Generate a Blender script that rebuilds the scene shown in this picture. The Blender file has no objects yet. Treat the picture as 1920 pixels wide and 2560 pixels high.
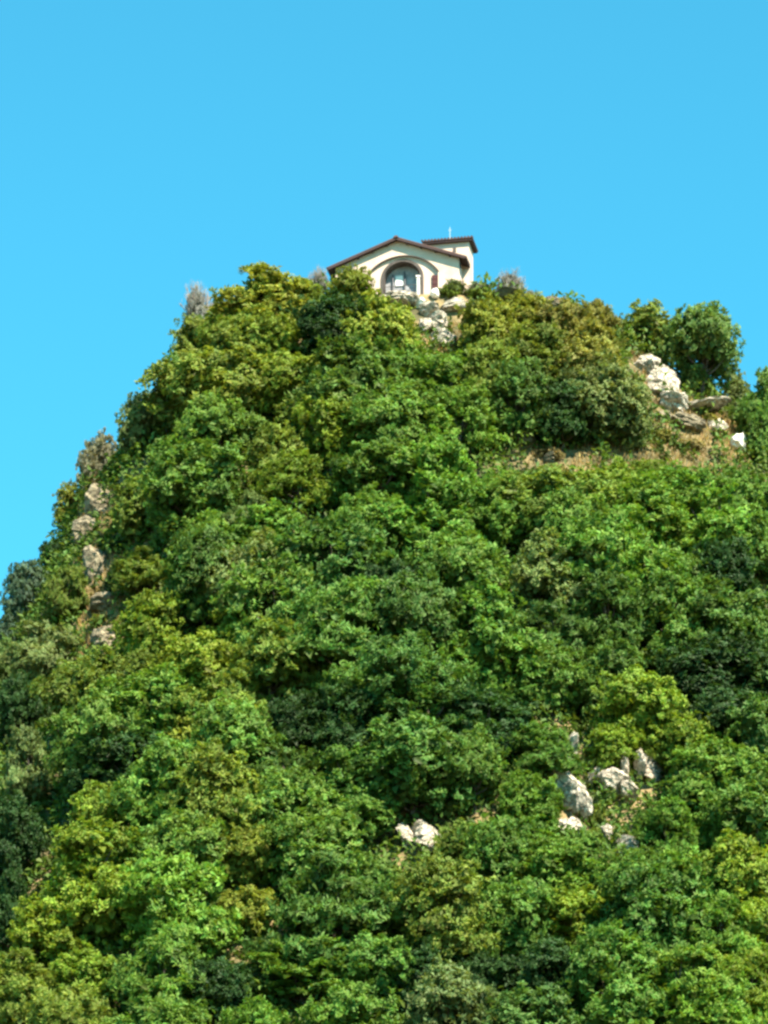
import bpy, bmesh, math, random
import numpy as np
from mathutils import Vector, Matrix, Euler

# ------------------------------------------------------------------ camera, sky, sun, exposure
sc = bpy.context.scene
R = math.radians
COL = sc.collection
PITCH, VFOV = R(22.0), R(14.5)
F_PX = 1280 / math.tan(VFOV / 2)          # focal length in photo pixels (photo 1920 x 2560)
CAM = np.array([0.0, 0.0, 1.7])

cam_data = bpy.data.cameras.new('camera')
cam_data.sensor_fit = 'VERTICAL'
cam_data.sensor_height = 24
cam_data.lens = 12 / math.tan(VFOV / 2)
cam_data.clip_start = 0.5
cam_data.clip_end = 20000
cam = bpy.data.objects.new('camera', cam_data)
cam.location = CAM
cam.rotation_euler = (R(90) + PITCH, 0, 0)
COL.objects.link(cam)
sc.camera = cam

SUN_EL = R(46)
SUN_H = np.array([0.50, -0.87]); SUN_H /= np.linalg.norm(SUN_H)   # horizontal direction towards the sun
world = bpy.data.worlds.new('World'); sc.world = world; world.use_nodes = True
nt = world.node_tree; nt.nodes.clear()
sky = nt.nodes.new('ShaderNodeTexSky'); sky.sky_type = 'NISHITA'; sky.sun_disc = False
sky.sun_elevation = SUN_EL
sky.sun_rotation = math.atan2(SUN_H[0], SUN_H[1])
sky.altitude = 600; sky.air_density = 1.0; sky.dust_density = 0.2; sky.ozone_density = 2.0
tint = nt.nodes.new('ShaderNodeMix'); tint.data_type = 'RGBA'; tint.blend_type = 'MULTIPLY'
tint.inputs[0].default_value = 1.0
tint.inputs[7].default_value = (0.25, 1.0, 0.90, 1)
bg = nt.nodes.new('ShaderNodeBackground'); bg.inputs[1].default_value = 0.098
wo = nt.nodes.new('ShaderNodeOutputWorld')
nt.links.new(sky.outputs[0], tint.inputs[6]); nt.links.new(tint.outputs[2], bg.inputs[0]); nt.links.new(bg.outputs[0], wo.inputs[0])

sun_data = bpy.data.lights.new('sun', 'SUN'); sun_data.energy = 5.0; sun_data.angle = R(0.53); sun_data.color = (1.0, 0.88, 0.70)
sun = bpy.data.objects.new('sun', sun_data); COL.objects.link(sun)
to_sun = Vector((SUN_H[0] * math.cos(SUN_EL), SUN_H[1] * math.cos(SUN_EL), math.sin(SUN_EL)))
sun.rotation_euler = to_sun.to_track_quat('Z', 'Y').to_euler()
sun.location = (60, -40, 200)

sc.view_settings.view_transform = 'Standard'; sc.view_settings.look = 'None'
sc.view_settings.exposure = 1.70; sc.view_settings.gamma = 1.0; sc.view_settings.use_curve_mapping = False
sc.render.engine = 'CYCLES'
sc.cycles.max_bounces = 6; sc.cycles.diffuse_bounces = 3; sc.cycles.transmission_bounces = 3
sc.cycles.use_denoising = True; sc.cycles.denoiser = 'OPENIMAGEDENOISE'
sc.cycles.pixel_filter_type = 'BLACKMAN_HARRIS'; sc.cycles.filter_width = 2.7

# ------------------------------------------------------------------ helpers
V2P = 1920 / 1659.0                     # my measuring view of the photo -> photo pixels
FWD = np.array([0, math.cos(PITCH), math.sin(PITCH)]); UPV = np.array([0, -math.sin(PITCH), math.cos(PITCH)])
RIGHT = np.array([1.0, 0, 0])

def ray(px, py):
    d = FWD + RIGHT * ((px - 960) / F_PX) + UPV * ((1280 - py) / F_PX)
    return d / np.linalg.norm(d)

def _hash(ix, iy, seed):
    n = (ix * 374761393 + iy * 668265263 + seed * 974711) & 0xffffffff
    n = ((n ^ (n >> 13)) * 1274126177) & 0xffffffff
    return ((n ^ (n >> 16)) & 0xffff) / 65535.0

def vnoise(x, y, seed=0):
    x = np.asarray(x, float); y = np.asarray(y, float)
    ix = np.floor(x).astype(np.int64); iy = np.floor(y).astype(np.int64)
    fx = x - ix; fy = y - iy
    fx = fx * fx * (3 - 2 * fx); fy = fy * fy * (3 - 2 * fy)
    a = _hash(ix, iy, seed); b = _hash(ix + 1, iy, seed); c = _hash(ix, iy + 1, seed); d = _hash(ix + 1, iy + 1, seed)
    return (a * (1 - fx) + b * fx) * (1 - fy) + (c * (1 - fx) + d * fx) * fy - 0.5

# ---- the hill: a knob whose contour lines widen downwards
CX, CY, ZTOP = 0.5, 206.0, 94.9
T_ = np.array([0, 4, 8, 11, 17, 25, 45, 70, 94.9])
L_ = np.array([11.0, 12.4, 15.0, 17.4, 19.0, 21.6, 32, 53, 86])
R_ = np.array([12.0, 16.5, 21.5, 25, 30, 36, 52, 76, 108])
F_ = np.array([7.2, 9.3, 11.6, 13.5, 17.6, 23.5, 39, 61, 90])
B_ = np.array([12.0, 15, 18, 20.5, 26, 34, 54, 80, 112])
P = 2.25
def terrain(x, y):
    x = np.atleast_1d(np.asarray(x, float)); y = np.atleast_1d(np.asarray(y, float))
    dx = x - CX; dy = y - CY
    lo = np.zeros_like(dx); hi = np.full_like(dx, 94.9)
    def g(t):
        ex = np.where(dx < 0, np.interp(t, T_, L_), np.interp(t, T_, R_))
        ey = np.where(dy < 0, np.interp(t, T_, F_), np.interp(t, T_, B_))
        return (np.abs(dx) / ex) ** P + (np.abs(dy) / ey) ** P - 1
    for _ in range(22):
        m = (lo + hi) / 2
        up = g(m) > 0
        lo = np.where(up, m, lo); hi = np.where(up, hi, m)
    t = (lo + hi) / 2
    amp = np.clip((t - 1.0) / 5, 0, 1) * np.clip((94.9 - t) / 20, 0.05, 1)
    n = vnoise(x / 6.5, y / 6.5, 1) * 2.6 + vnoise(x / 2.4, y / 2.4, 2) * 1.0 + vnoise(x / 0.9, y / 0.9, 3) * 0.3
    return ZTOP - t + amp * n

TS = np.arange(110, 275, 0.25)
def hit(px, py):
    """first point of the hill seen through a photo pixel; for pixels just off the skyline the nearest ridge point"""
    d = ray(px, py); pts = CAM + TS[:, None] * d
    gz = pts[:, 2] - terrain(pts[:, 0], pts[:, 1])
    below = np.nonzero(gz < 0)[0]
    if len(below):
        k = below[0]; p = pts[k]; return np.array([p[0], p[1], float(terrain(p[0], p[1])[0])]), TS[k]
    k = int(np.argmin(gz)); p = pts[k]
    return np.array([p[0], p[1], float(terrain(p[0], p[1])[0])]), TS[k]

# ---- materials
def mat(name):
    m = bpy.data.materials.new(name); m.use_nodes = True
    return m, m.node_tree, m.node_tree.nodes['Principled BSDF']

def noise_mat(name, c1, c2, scale=3.0, rough=0.85, bump=0.3, bump_scale=None, detail=8, c3=None):
    m, t, p = mat(name)
    tc = t.nodes.new('ShaderNodeTexCoord')
    n = t.nodes.new('ShaderNodeTexNoise'); n.inputs['Scale'].default_value = scale; n.inputs['Detail'].default_value = detail
    n.inputs['Roughness'].default_value = 0.65
    r = t.nodes.new('ShaderNodeValToRGB')
    r.color_ramp.elements[0].position = 0.32; r.color_ramp.elements[0].color = (*c1, 1)
    r.color_ramp.elements[1].position = 0.68; r.color_ramp.elements[1].color = (*c2, 1)
    if c3:
        e = r.color_ramp.elements.new(0.5); e.color = (*c3, 1)
    t.links.new(tc.outputs['Object'], n.inputs['Vector']); t.links.new(n.outputs['Fac'], r.inputs['Fac'])
    t.links.new(r.outputs['Color'], p.inputs['Base Color'])
    p.inputs['Roughness'].default_value = rough
    n2 = t.nodes.new('ShaderNodeTexNoise'); n2.inputs['Scale'].default_value = bump_scale or scale * 4; n2.inputs['Detail'].default_value = 6
    t.links.new(tc.outputs['Object'], n2.inputs['Vector'])
    b = t.nodes.new('ShaderNodeBump'); b.inputs['Strength'].default_value = bump; b.inputs['Distance'].default_value = 0.05
    t.links.new(n2.outputs['Fac'], b.inputs['Height']); t.links.new(b.outputs['Normal'], p.inputs['Normal'])
    return m

def leaf_mat(name, transl=0.30, rough=0.55):
    m, t, p = mat(name)
    oi = t.nodes.new('ShaderNodeObjectInfo')
    at = t.nodes.new('ShaderNodeAttribute'); at.attribute_name = 'tone'; at.attribute_type = 'GEOMETRY'
    hs = t.nodes.new('ShaderNodeHueSaturation')
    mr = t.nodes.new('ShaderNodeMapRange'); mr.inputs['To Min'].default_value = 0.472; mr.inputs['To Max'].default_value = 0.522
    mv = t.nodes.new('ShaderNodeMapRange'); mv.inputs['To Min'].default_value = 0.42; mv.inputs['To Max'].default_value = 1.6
    mul = t.nodes.new('ShaderNodeMath'); mul.operation = 'FRACT'
    m7 = t.nodes.new('ShaderNodeMath'); m7.operation = 'MULTIPLY'; m7.inputs[1].default_value = 7.31
    t.links.new(at.outputs['Fac'], m7.inputs[0]); t.links.new(m7.outputs[0], mul.inputs[0])
    t.links.new(mul.outputs[0], mr.inputs['Value']); t.links.new(at.outputs['Fac'], mv.inputs['Value'])
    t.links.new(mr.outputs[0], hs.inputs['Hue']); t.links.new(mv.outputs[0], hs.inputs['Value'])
    t.links.new(oi.outputs['Color'], hs.inputs['Color'])
    t.links.new(hs.outputs['Color'], p.inputs['Base Color'])
    p.inputs['Roughness'].default_value = rough
    p.inputs['Specular IOR Level'].default_value = 0.2
    tr = t.nodes.new('ShaderNodeBsdfTranslucent')
    br = t.nodes.new('ShaderNodeMix'); br.data_type = 'RGBA'; br.blend_type = 'MULTIPLY'; br.inputs[0].default_value = 1
    br.inputs[7].default_value = (1.25, 1.15, 0.5, 1)
    t.links.new(hs.outputs['Color'], br.inputs[6]); t.links.new(br.outputs[2], tr.inputs['Color'])
    mx = t.nodes.new('ShaderNodeMixShader'); mx.inputs[0].default_value = transl
    out = t.nodes['Material Output']
    t.links.new(p.outputs[0], mx.inputs[1]); t.links.new(tr.outputs[0], mx.inputs[2]); t.links.new(mx.outputs[0], out.inputs[0])
    return m

M_LEAF = leaf_mat('leaf', 0.36)
M_BARK = noise_mat('bark', (0.045, 0.035, 0.025), (0.12, 0.10, 0.08), 4, 0.9, 0.6)
M_TWIG = noise_mat('dry_twig', (0.16, 0.14, 0.12), (0.30, 0.27, 0.24), 4, 0.9, 0.4)
def rock_mat(name, dark, mid, light):
    m = noise_mat(name, dark, light, 2.0, 0.93, 1.0, 9, 12, mid)
    t = m.node_tree; p = t.nodes['Principled BSDF']; tc = [n for n in t.nodes if n.type == 'TEX_COORD'][0]
    ramp = [n for n in t.nodes if n.type == 'VALTORGB'][0]; bump = [n for n in t.nodes if n.type == 'BUMP'][0]
    w = t.nodes.new('ShaderNodeTexNoise'); w.inputs['Scale'].default_value = 1.5; w.inputs['Detail'].default_value = 4
    add = t.nodes.new('ShaderNodeVectorMath'); add.operation = 'ADD'
    vo = t.nodes.new('ShaderNodeTexVoronoi'); vo.feature = 'DISTANCE_TO_EDGE'; vo.inputs['Scale'].default_value = 2.6
    mp = t.nodes.new('ShaderNodeMapRange'); mp.inputs['From Max'].default_value = 0.07
    mp.inputs['To Min'].default_value = 0.5
    mul = t.nodes.new('ShaderNodeMix'); mul.data_type = 'RGBA'; mul.blend_type = 'MULTIPLY'; mul.inputs[0].default_value = 1
    t.links.new(tc.outputs['Object'], w.inputs['Vector']); t.links.new(tc.outputs['Object'], add.inputs[0]); t.links.new(w.outputs['Color'], add.inputs[1])
    t.links.new(add.outputs[0], vo.inputs['Vector']); t.links.new(vo.outputs['Distance'], mp.inputs['Value'])
    t.links.new(ramp.outputs['Color'], mul.inputs[6]); t.links.new(mp.outputs[0], mul.inputs[7]); t.links.new(mul.outputs[2], p.inputs['Base Color'])
    b2 = t.nodes.new('ShaderNodeBump'); b2.inputs['Strength'].default_value = 1; b2.inputs['Distance'].default_value = 0.15
    t.links.new(mp.outputs[0], b2.inputs['Height']); t.links.new(bump.outputs['Normal'], b2.inputs['Normal']); t.links.new(b2.outputs['Normal'], p.inputs['Normal'])
    bump.inputs['Distance'].default_value = 0.12
    return m
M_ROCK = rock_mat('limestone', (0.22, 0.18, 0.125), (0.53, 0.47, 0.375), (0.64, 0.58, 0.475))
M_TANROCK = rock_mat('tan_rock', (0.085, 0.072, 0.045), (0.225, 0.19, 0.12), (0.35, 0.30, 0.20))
M_WHITE = noise_mat('white_stone', (0.66, 0.64, 0.58), (0.84, 0.82, 0.76), 3, 0.8, 0.3)
M_PLASTER = noise_mat('cream_plaster', (0.42, 0.315, 0.25), (0.60, 0.46, 0.385), 0.9, 0.9, 0.12, 22, 10, (0.55, 0.42, 0.345))
M_RECESS = noise_mat('recess_plaster', (0.47, 0.365, 0.30), (0.60, 0.465, 0.39), 1.4, 0.9, 0.12, 22)
M_GREYST_SHADE = noise_mat('grey_stone_with_shade', (0.045, 0.037, 0.033), (0.095, 0.08, 0.072), 2.6, 0.9, 0.3)  # stone darkened so its colour holds the niche reveal's shade
M_WOOD = noise_mat('dark_timber', (0.020, 0.009, 0.009), (0.045, 0.020, 0.018), 6, 0.75, 0.3)
M_TILE = noise_mat('clay_tile', (0.055, 0.026, 0.022), (0.12, 0.058, 0.045), 5, 0.85, 0.3)
M_RED = noise_mat('dark_red_paint', (0.045, 0.006, 0.006), (0.075, 0.010, 0.009), 5, 0.6, 0.1)
M_IRON = noise_mat('dark_iron', (0.035, 0.04, 0.05), (0.08, 0.085, 0.10), 8, 0.5, 0.1)
M_NICHE = noise_mat('niche_wall', (0.14, 0.143, 0.16), (0.36, 0.365, 0.385), 3.2, 0.9, 0.2)
M_ZINC = noise_mat('zinc', (0.30, 0.36, 0.42), (0.40, 0.46, 0.52), 6, 0.5, 0.05)
M_PALE = noise_mat('pale_panel', (0.62, 0.64, 0.62), (0.78, 0.79, 0.76), 3, 0.7, 0.05)

# ---- mesh helpers
def link(name, me, material=None, parent=None):
    o = bpy.data.objects.new(name, me); COL.objects.link(o)
    if material and not me.materials: me.materials.append(material)
    if parent: o.parent = parent
    return o

def tag(o, label, cat, group=None):
    o['label'] = label; o['category'] = cat
    if group: o['group'] = group
    return o

def bm_mesh(name, bm, smooth=False):
    me = bpy.data.meshes.new(name); bm.normal_update(); bm.to_mesh(me); bm.free()
    if smooth: me.polygons.foreach_set('use_smooth', [True] * len(me.polygons))
    return me

def add_box(bm, a, b):
    v = [bm.verts.new((x, y, z)) for x in (a[0], b[0]) for y in (a[1], b[1]) for z in (a[2], b[2])]
    for f in ((0, 1, 3, 2), (4, 6, 7, 5), (0, 4, 5, 1), (2, 3, 7, 6), (0, 2, 6, 4), (1, 5, 7, 3)):
        bm.faces.new([v[i] for i in f])
    return v

def add_tube(bm, pts, rads, n=7):
    rings = []
    for i, p in enumerate(pts):
        p = Vector(p)
        d = (Vector(pts[min(i + 1, len(pts) - 1)]) - Vector(pts[max(i - 1, 0)])).normalized()
        a = d.orthogonal().normalized(); b = d.cross(a)
        rings.append([bm.verts.new(p + (a * math.cos(2 * math.pi * k / n) + b * math.sin(2 * math.pi * k / n)) * rads[i]) for k in range(n)])
    for r0, r1 in zip(rings, rings[1:]):
        for k in range(n):
            bm.faces.new((r0[k], r0[(k + 1) % n], r1[(k + 1) % n], r1[k]))
    bm.faces.new(rings[0][::-1]); bm.faces.new(rings[-1])

def plate(name, outer, holes, y0, y1):
    """a slab in the local xz plane from depth y0 to y1, with holes"""
    cu = bpy.data.curves.new(name, 'CURVE'); cu.dimensions = '2D'; cu.fill_mode = 'BOTH'; cu.extrude = (y1 - y0) / 2
    for poly in [outer] + holes:
        s = cu.splines.new('POLY'); s.points.add(len(poly) - 1); s.use_cyclic_u = True
        for p, q in zip(s.points, poly): p.co = (q[0], q[1], 0, 1)
    o = bpy.data.objects.new(name, cu); COL.objects.link(o)
    dg = bpy.context.evaluated_depsgraph_get(); dg.update()
    me = bpy.data.meshes.new_from_object(o.evaluated_get(dg))
    bpy.data.objects.remove(o); bpy.data.curves.remove(cu)
    for v in me.vertices:
        v.co = (v.co.x, (y0 + y1) / 2 - v.co.z, v.co.y)
    me.name = name
    return me

def arch(cx, half, zs, zbot, n=24, rise=None):
    rise = half if rise is None else rise
    rad = (half * half + rise * rise) / (2 * rise); cz = zs + rise - rad
    a0 = math.asin(half / rad) if rise < half else math.pi / 2
    pts = [(cx - half, zbot)]
    for k in range(n + 1):
        a = -a0 + 2 * a0 * k / n
        pts.append((cx + rad * math.sin(a), cz + rad * math.cos(a)))
    pts.append((cx + half, zbot))
    return pts

# ------------------------------------------------------------------ ground and hill (one sheet to the horizon)
def terrain_sheet():
    def axis(core0, core1, step, far):
        a = list(np.arange(core0, core1 + 1e-6, step)); s = step
        while a[-1] < far: s *= 1.25; a.append(a[-1] + s)
        s = step
        while a[0] > -far: s *= 1.25; a.insert(0, a[0] - s)
        return np.array(a)
    xs = axis(-34, 44, 0.5, 4000); ys = axis(140, 232, 0.5, 4000)
    X, Y = np.meshgrid(xs, ys)
    Z = terrain(X.ravel(), Y.ravel())
    rr = np.hypot(X.ravel(), Y.ravel() - 150)
    nx, ny = len(xs), len(ys)
    verts = np.stack([X.ravel(), Y.ravel(), Z], 1)
    i = np.arange(nx * ny).reshape(ny, nx)
    faces = np.stack([i[:-1, :-1], i[:-1, 1:], i[1:, 1:], i[1:, :-1]], -1).reshape(-1, 4)
    me = bpy.data.meshes.new('terrain'); me.from_pydata(verts.tolist(), [], faces.tolist()); me.update()
    me.polygons.foreach_set('use_smooth', [True] * len(me.polygons))
    m, t, p = mat('hillside_soil')
    tc = t.nodes.new('ShaderNodeTexCoord')
    n1 = t.nodes.new('ShaderNodeTexNoise'); n1.inputs['Scale'].default_value = 0.35; n1.inputs['Detail'].default_value = 10; n1.inputs['Roughness'].default_value = 0.7
    r = t.nodes.new('ShaderNodeValToRGB')
    els = r.color_ramp.elements
    els[0].position = 0.30; els[0].color = (0.035, 0.036, 0.014, 1)
    els[1].position = 0.72; els[1].color = (0.30, 0.235, 0.125, 1)
    e = els.new(0.46); e.color = (0.085, 0.075, 0.03, 1)
    e = els.new(0.56); e.color = (0.235, 0.175, 0.08, 1)
    t.links.new(tc.outputs['Object'], n1.inputs['Vector']); t.links.new(n1.outputs['Fac'], r.inputs['Fac'])
    t.links.new(r.outputs['Color'], p.inputs['Base Color']); p.inputs['Roughness'].default_value = 0.95
    n2 = t.nodes.new('ShaderNodeTexNoise'); n2.inputs['Scale'].default_value = 5; n2.inputs['Detail'].default_value = 8
    b = t.nodes.new('ShaderNodeBump'); b.inputs['Strength'].default_value = 0.8; b.inputs['Distance'].default_value = 0.15
    t.links.new(tc.outputs['Object'], n2.inputs['Vector']); t.links.new(n2.outputs['Fac'], b.inputs['Height']); t.links.new(b.outputs['Normal'], p.inputs['Normal'])
    o = link('terrain', me, m); o['kind'] = 'structure'
terrain_sheet()

# ------------------------------------------------------------------ chapel
def build_chapel():
    YAW = R(-11)
    px, py, yw = 993, 748, 200.0
    d = ray(px, py); s = yw / d[1]; base = CAM + d * s
    root = bpy.data.objects.new('chapel', None); COL.objects.link(root)
    root.location = (base[0], base[1], base[2]); root.rotation_euler = (0, 0, YAW)
    tag(root, 'small cream plastered chapel with arched niche and dark tiled roof on the hilltop', 'chapel')
    W, EZ, RZ, ZB = 3.45, 2.17, 3.52, -1.3
    CXA = 0.28
    seg = arch(CXA, 2.0, 1.50, ZB + .001, 28, rise=1.10)
    nic = arch(CXA - .03, 1.2, 1.27, ZB + .001, 28)
    gable = [(-W, ZB), (W, ZB), (W, EZ), (0, RZ), (-W, EZ)]
    segopen = [(x, z) for x, z in seg]; segopen[0] = (seg[0][0], -0.55); segopen[-1] = (seg[-1][0], -0.55)
    nicopen = [(x, z) for x, z in nic]; nicopen[0] = (nic[0][0], -0.12); nicopen[-1] = (nic[-1][0], -0.12)
    link('front_wall', plate('front_wall', gable, [segopen], 0.0, 0.14), M_PLASTER, root)
    doorhole = [(1.93, 0.3), (2.24, 0.3), (2.24, 1.30), (1.93, 1.30)]
    link('recessed_wall', plate('recessed_wall', gable, [nicopen, doorhole], 0.143, 0.55), M_RECESS, root)
    # arched reveal of the niche, its shade put into the grey stone colour
    inner = arch(CXA - .03, 1.03, 1.27, -0.12, 28)
    ring_o = [(x, z) for x, z in arch(CXA - .03, 1.195, 1.27, -0.118, 28)]
    ring = ring_o + inner[::-1]
    link('niche_surround', plate('niche_surround', ring, [], 0.10, 0.74), M_GREYST_SHADE, root)
    back = link('niche_back', plate('niche_back', arch(CXA - .03, 1.19, 1.27, -0.4, 28), [], 0.75, 0.9), M_NICHE, root)
    bm = bmesh.new(); add_box(bm, (-.22, 0.69, 1.12), (.20, 0.745, 1.74)); link('pale_panel', bm_mesh('pale_panel', bm), M_PALE, back)
    for x in (-.36, .30):
        bm = bmesh.new(); add_tube(bm, [(x, .64, -.1), (x, .64, 1.95 if x > 0 else 1.8)], [.045, .045], 8); link('iron_post', bm_mesh('iron_post', bm), M_IRON, root)
    bm = bmesh.new()
    add_box(bm, (-.42, .50, -.12), (.66, .745, .52)); add_box(bm, (-.50, .46, .522), (.74, .745, .60))
    add_box(bm, (-.30, .58, .602), (-.1, .70, .95)); add_box(bm, (.36, .58, .602), (.54, .70, .85))
    link('altar', bm_mesh('altar', bm), M_NICHE, root)
    for k in range(8):
        x = CXA - .03 - .84 + k * .24
        z1 = 1.27 + math.sqrt(max(.02, .95 ** 2 - (x - CXA + .03) ** 2)) - .02
        bm = bmesh.new(); add_tube(bm, [(x, .40, -.1), (x, .40, min(z1, 1.0))], [.011, .011], 6); link('grille_bar', bm_mesh('grille_bar', bm), M_GREYST_SHADE, root)
    bm = bmesh.new(); add_tube(bm, [(CXA - 1.04, .40, .98), (CXA + .98, .40, .98)], [.016, .016], 6); link('grille_rail', bm_mesh('grille_rail', bm), M_GREYST_SHADE, root)
    # moulding line of the big arch, coloured dark as the recess edge's shadow
    mo = arch(CXA, 2.06, 1.50, 1.46, 28, rise=1.13); mi = arch(CXA, 1.985, 1.50, 1.46, 28, rise=1.085)
    link('arch_shadow_moulding', plate('arch_shadow_moulding', mo + mi[::-1], [], -0.035, 0.10), M_GREYST_SHADE, root)
    dr = link('shutter', plate('shutter', [(1.925, .295), (2.245, .295), (2.245, 1.305), (1.925, 1.305)], [], .05, .10), M_RED, root)
    dr['label'] = 'narrow dark red shutter'
    for z in (.42, .74, 1.06):
        bm = bmesh.new(); add_box(bm, (1.96, .03, z), (2.21, .049, z + .2)); link('shutter_board', bm_mesh('shutter_board', bm), M_RED, dr)
    # base plinth, side and rear walls
    bm = bmesh.new(); add_box(bm, (CXA - 1.9, -.22, -1.3), (CXA + 1.2, .09, -.125)); link('threshold', bm_mesh('threshold', bm), M_RECESS, root)
    D = 2.32
    bm = bmesh.new(); add_box(bm, (-W, .553, ZB), (-W + .35, D, EZ - .01)); link('side_wall', bm_mesh('side_wall', bm), M_PLASTER, root)
    bm = bmesh.new(); add_box(bm, (W - .35, .553, ZB), (W, .997, EZ - .01)); link('side_wall', bm_mesh('side_wall', bm), M_PLASTER, root)
    link('rear_wall', plate('rear_wall', [(-W + .36, ZB), (W - .36, ZB), (W - .36, EZ), (0, RZ - .1), (-W + .36, EZ)], [], D - .35, D - .01), M_PLASTER, root)
    # porch roof: boards below, tiles above
    slope = math.atan2(RZ - EZ, W); OV = 0.38; FO = -.30
    def roof_slab(sgn, lo, hi, x_in, x_out, y0, y1):
        bm = bmesh.new()
        def pt(x, off): return (sgn * x, RZ - x * math.tan(slope) + off)
        pr = [pt(x_in, lo), pt(x_out, lo), pt(x_out, hi), pt(x_in, hi)]
        a = [bm.verts.new((x, y0, z)) for x, z in pr]; b = [bm.verts.new((x, y1, z)) for x, z in pr]
        n = 4
        for i in range(n): bm.faces.new((a[i], a[(i + 1) % n], b[(i + 1) % n], b[i]))
        bm.faces.new(a[::-1]); bm.faces.new(b)
        bmesh.ops.recalc_face_normals(bm, faces=bm.faces)
        return bm
    roof = link('roof', bm_mesh('roof', roof_slab(1, .012, .085, .0, W + OV, FO, .99)), M_WOOD, root)
    link('roof_boards', bm_mesh('roof_boards', roof_slab(1, .012, .085, .0, 1.44, .993, D + .2)), M_WOOD, roof)
    link('roof_boards', bm_mesh('roof_boards', roof_slab(-1, .012, .085, .003, W + OV, FO, D + .2)), M_WOOD, roof)
    for sg in (1, -1):
        link('verge_board', bm_mesh('verge_board', roof_slab(sg, -.06, .10, .02, W + OV - .01, FO - .045, FO - .003)), M_WOOD, roof)
        # rafters under the eave ends
        for x in (0.55, 1.35, 2.15, 2.95, 3.68):
            link('purlin', bm_mesh('purlin', roof_slab(sg, -.075, .008, x - .05, x + .05, FO + .01, -.004)), M_WOOD, roof)
    # tile rows: half-round clay tiles running down each slope
    bm = bmesh.new()
    for sg in (1, -1):
        y = FO - .06; k = 0
        while y < D + .2:
            for row in range(9 if (sg < 0 or y < .8) else 3):
                x0 = row * (W + OV + .05) / 9; x1 = x0 + (W + OV + .05) / 9 + .05
                z0 = RZ - x0 * math.tan(slope) + .10; z1 = RZ - x1 * math.tan(slope) + .085
                vs = []
                for (x, z, rr) in ((x0, z0, .075), (x1, z1, .095)):
                    vs.append([bm.verts.new((sg * x, y + .1 - rr * math.cos(a), z + rr * .75 * math.sin(a))) for a in (0, .8, 1.57, 2.35, 3.14)])
                for i in range(4):
                    f = (vs[0][i], vs[0][i + 1], vs[1][i + 1], vs[1][i]); bm.faces.new(f if sg > 0 else f[::-1])
            y += .2; k += 1
    o = link('roof_tiles', bm_mesh('roof_tiles', bm), M_TILE, roof); o['kind'] = 'stuff'
    bm = bmesh.new()
    y = FO - .1
    while y < D + .2:
        vs = []
        for (yy, rr) in ((y, .15), (y + .36, .125)):
            vs.append([bm.verts.new((rr * math.cos(a), yy, RZ + .06 + rr * .8 * math.sin(a))) for a in (0, .8, 1.57, 2.35, 3.14)])
        for i in range(4): bm.faces.new((vs[0][i], vs[0][i + 1], vs[1][i + 1], vs[1][i]))
        bm.faces.new(vs[0][::-1]); y += .33
    link('ridge_tiles', bm_mesh('ridge_tiles', bm), M_TILE, roof)
    bm = bmesh.new(); add_tube(bm, [(W + OV + .02, FO - .05, EZ - .13), (W + OV + .02, .97, EZ - .13)], [.07, .07], 8); link('gutter', bm_mesh('gutter', bm), M_WOOD, roof)
    bm = bmesh.new(); add_tube(bm, [(W + .06, .1, EZ - .2), (W + .06, .1, EZ - .55)], [.04, .03], 8); link('rain_spout', bm_mesh('rain_spout', bm), M_WOOD, roof)
    # the taller block behind
    bx0, bx1, by0, by1, bz = 1.5, 3.84, 1.0, 2.3, 3.60
    bm = bmesh.new(); add_box(bm, (bx0, by0, ZB), (bx1, by1, bz)); tw = link('rear_tower', bm_mesh('rear_tower', bm), M_PLASTER, root)
    tw['label'] = 'taller cream block behind the right roof slope'
    bm = bmesh.new(); add_box(bm, (2.95, by0 - .03, 3.06), (3.12, by0 + .1, 3.32)); link('vent_opening', bm_mesh('vent_opening', bm), M_GREYST_SHADE, tw)
    ov = .22
    bm = bmesh.new(); add_box(bm, (bx0 - ov, by0 - ov, bz + .003), (bx1 + ov, by1 + ov, bz + .10)); tr = link('tower_roof', bm_mesh('tower_roof', bm), M_WOOD, root)
    bm = bmesh.new()
    c = [bm.verts.new((x, y, bz + .105)) for x, y in ((bx0 - ov - .04, by0 - ov - .04), (bx1 + ov + .04, by0 - ov - .04), (bx1 + ov + .04, by1 + ov + .04), (bx0 - ov - .04, by1 + ov + .04))]
    c2 = [bm.verts.new((v.co.x, v.co.y, bz + .16)) for v in c]
    mx, my = (bx0 + bx1) / 2, (by0 + by1) / 2
    ap = bm.verts.new((mx, my, bz + .42))
    for i in range(4):
        bm.faces.new((c[i], c[(i + 1) % 4], c2[(i + 1) % 4], c2[i])); bm.faces.new((c2[i], c2[(i + 1) % 4], ap))
    bm.faces.new(c[::-1])
    link('hip_tiles', bm_mesh('hip_tiles', bm), M_TILE, tr)
    for k in range(16):
        x = bx0 - ov - .02 + k * (bx1 - bx0 + 2 * ov) / 15
        bm = bmesh.new(); add_tube(bm, [(x, by0 - ov - .07, bz + .17), (x, by0 - ov + .25, bz + .25)], [.07, .06], 8); link('eave_tile', bm_mesh('eave_tile', bm), M_TILE, tr)
    bm = bmesh.new(); add_box(bm, (mx - .015, my - .015, bz + .35), (mx + .015, my + .015, bz + 1.32)); add_box(bm, (mx - .09, my - .012, bz + 1.12), (mx - .016, my + .012, bz + 1.145)); add_box(bm, (mx + .016, my - .012, bz + 1.12), (mx + .09, my + .012, bz + 1.145))
    cr = link('roof_cross', bm_mesh('roof_cross', bm), M_ZINC, root); cr['label'] = 'small pale cross on the roof'
    return root
chapel = build_chapel()

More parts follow.
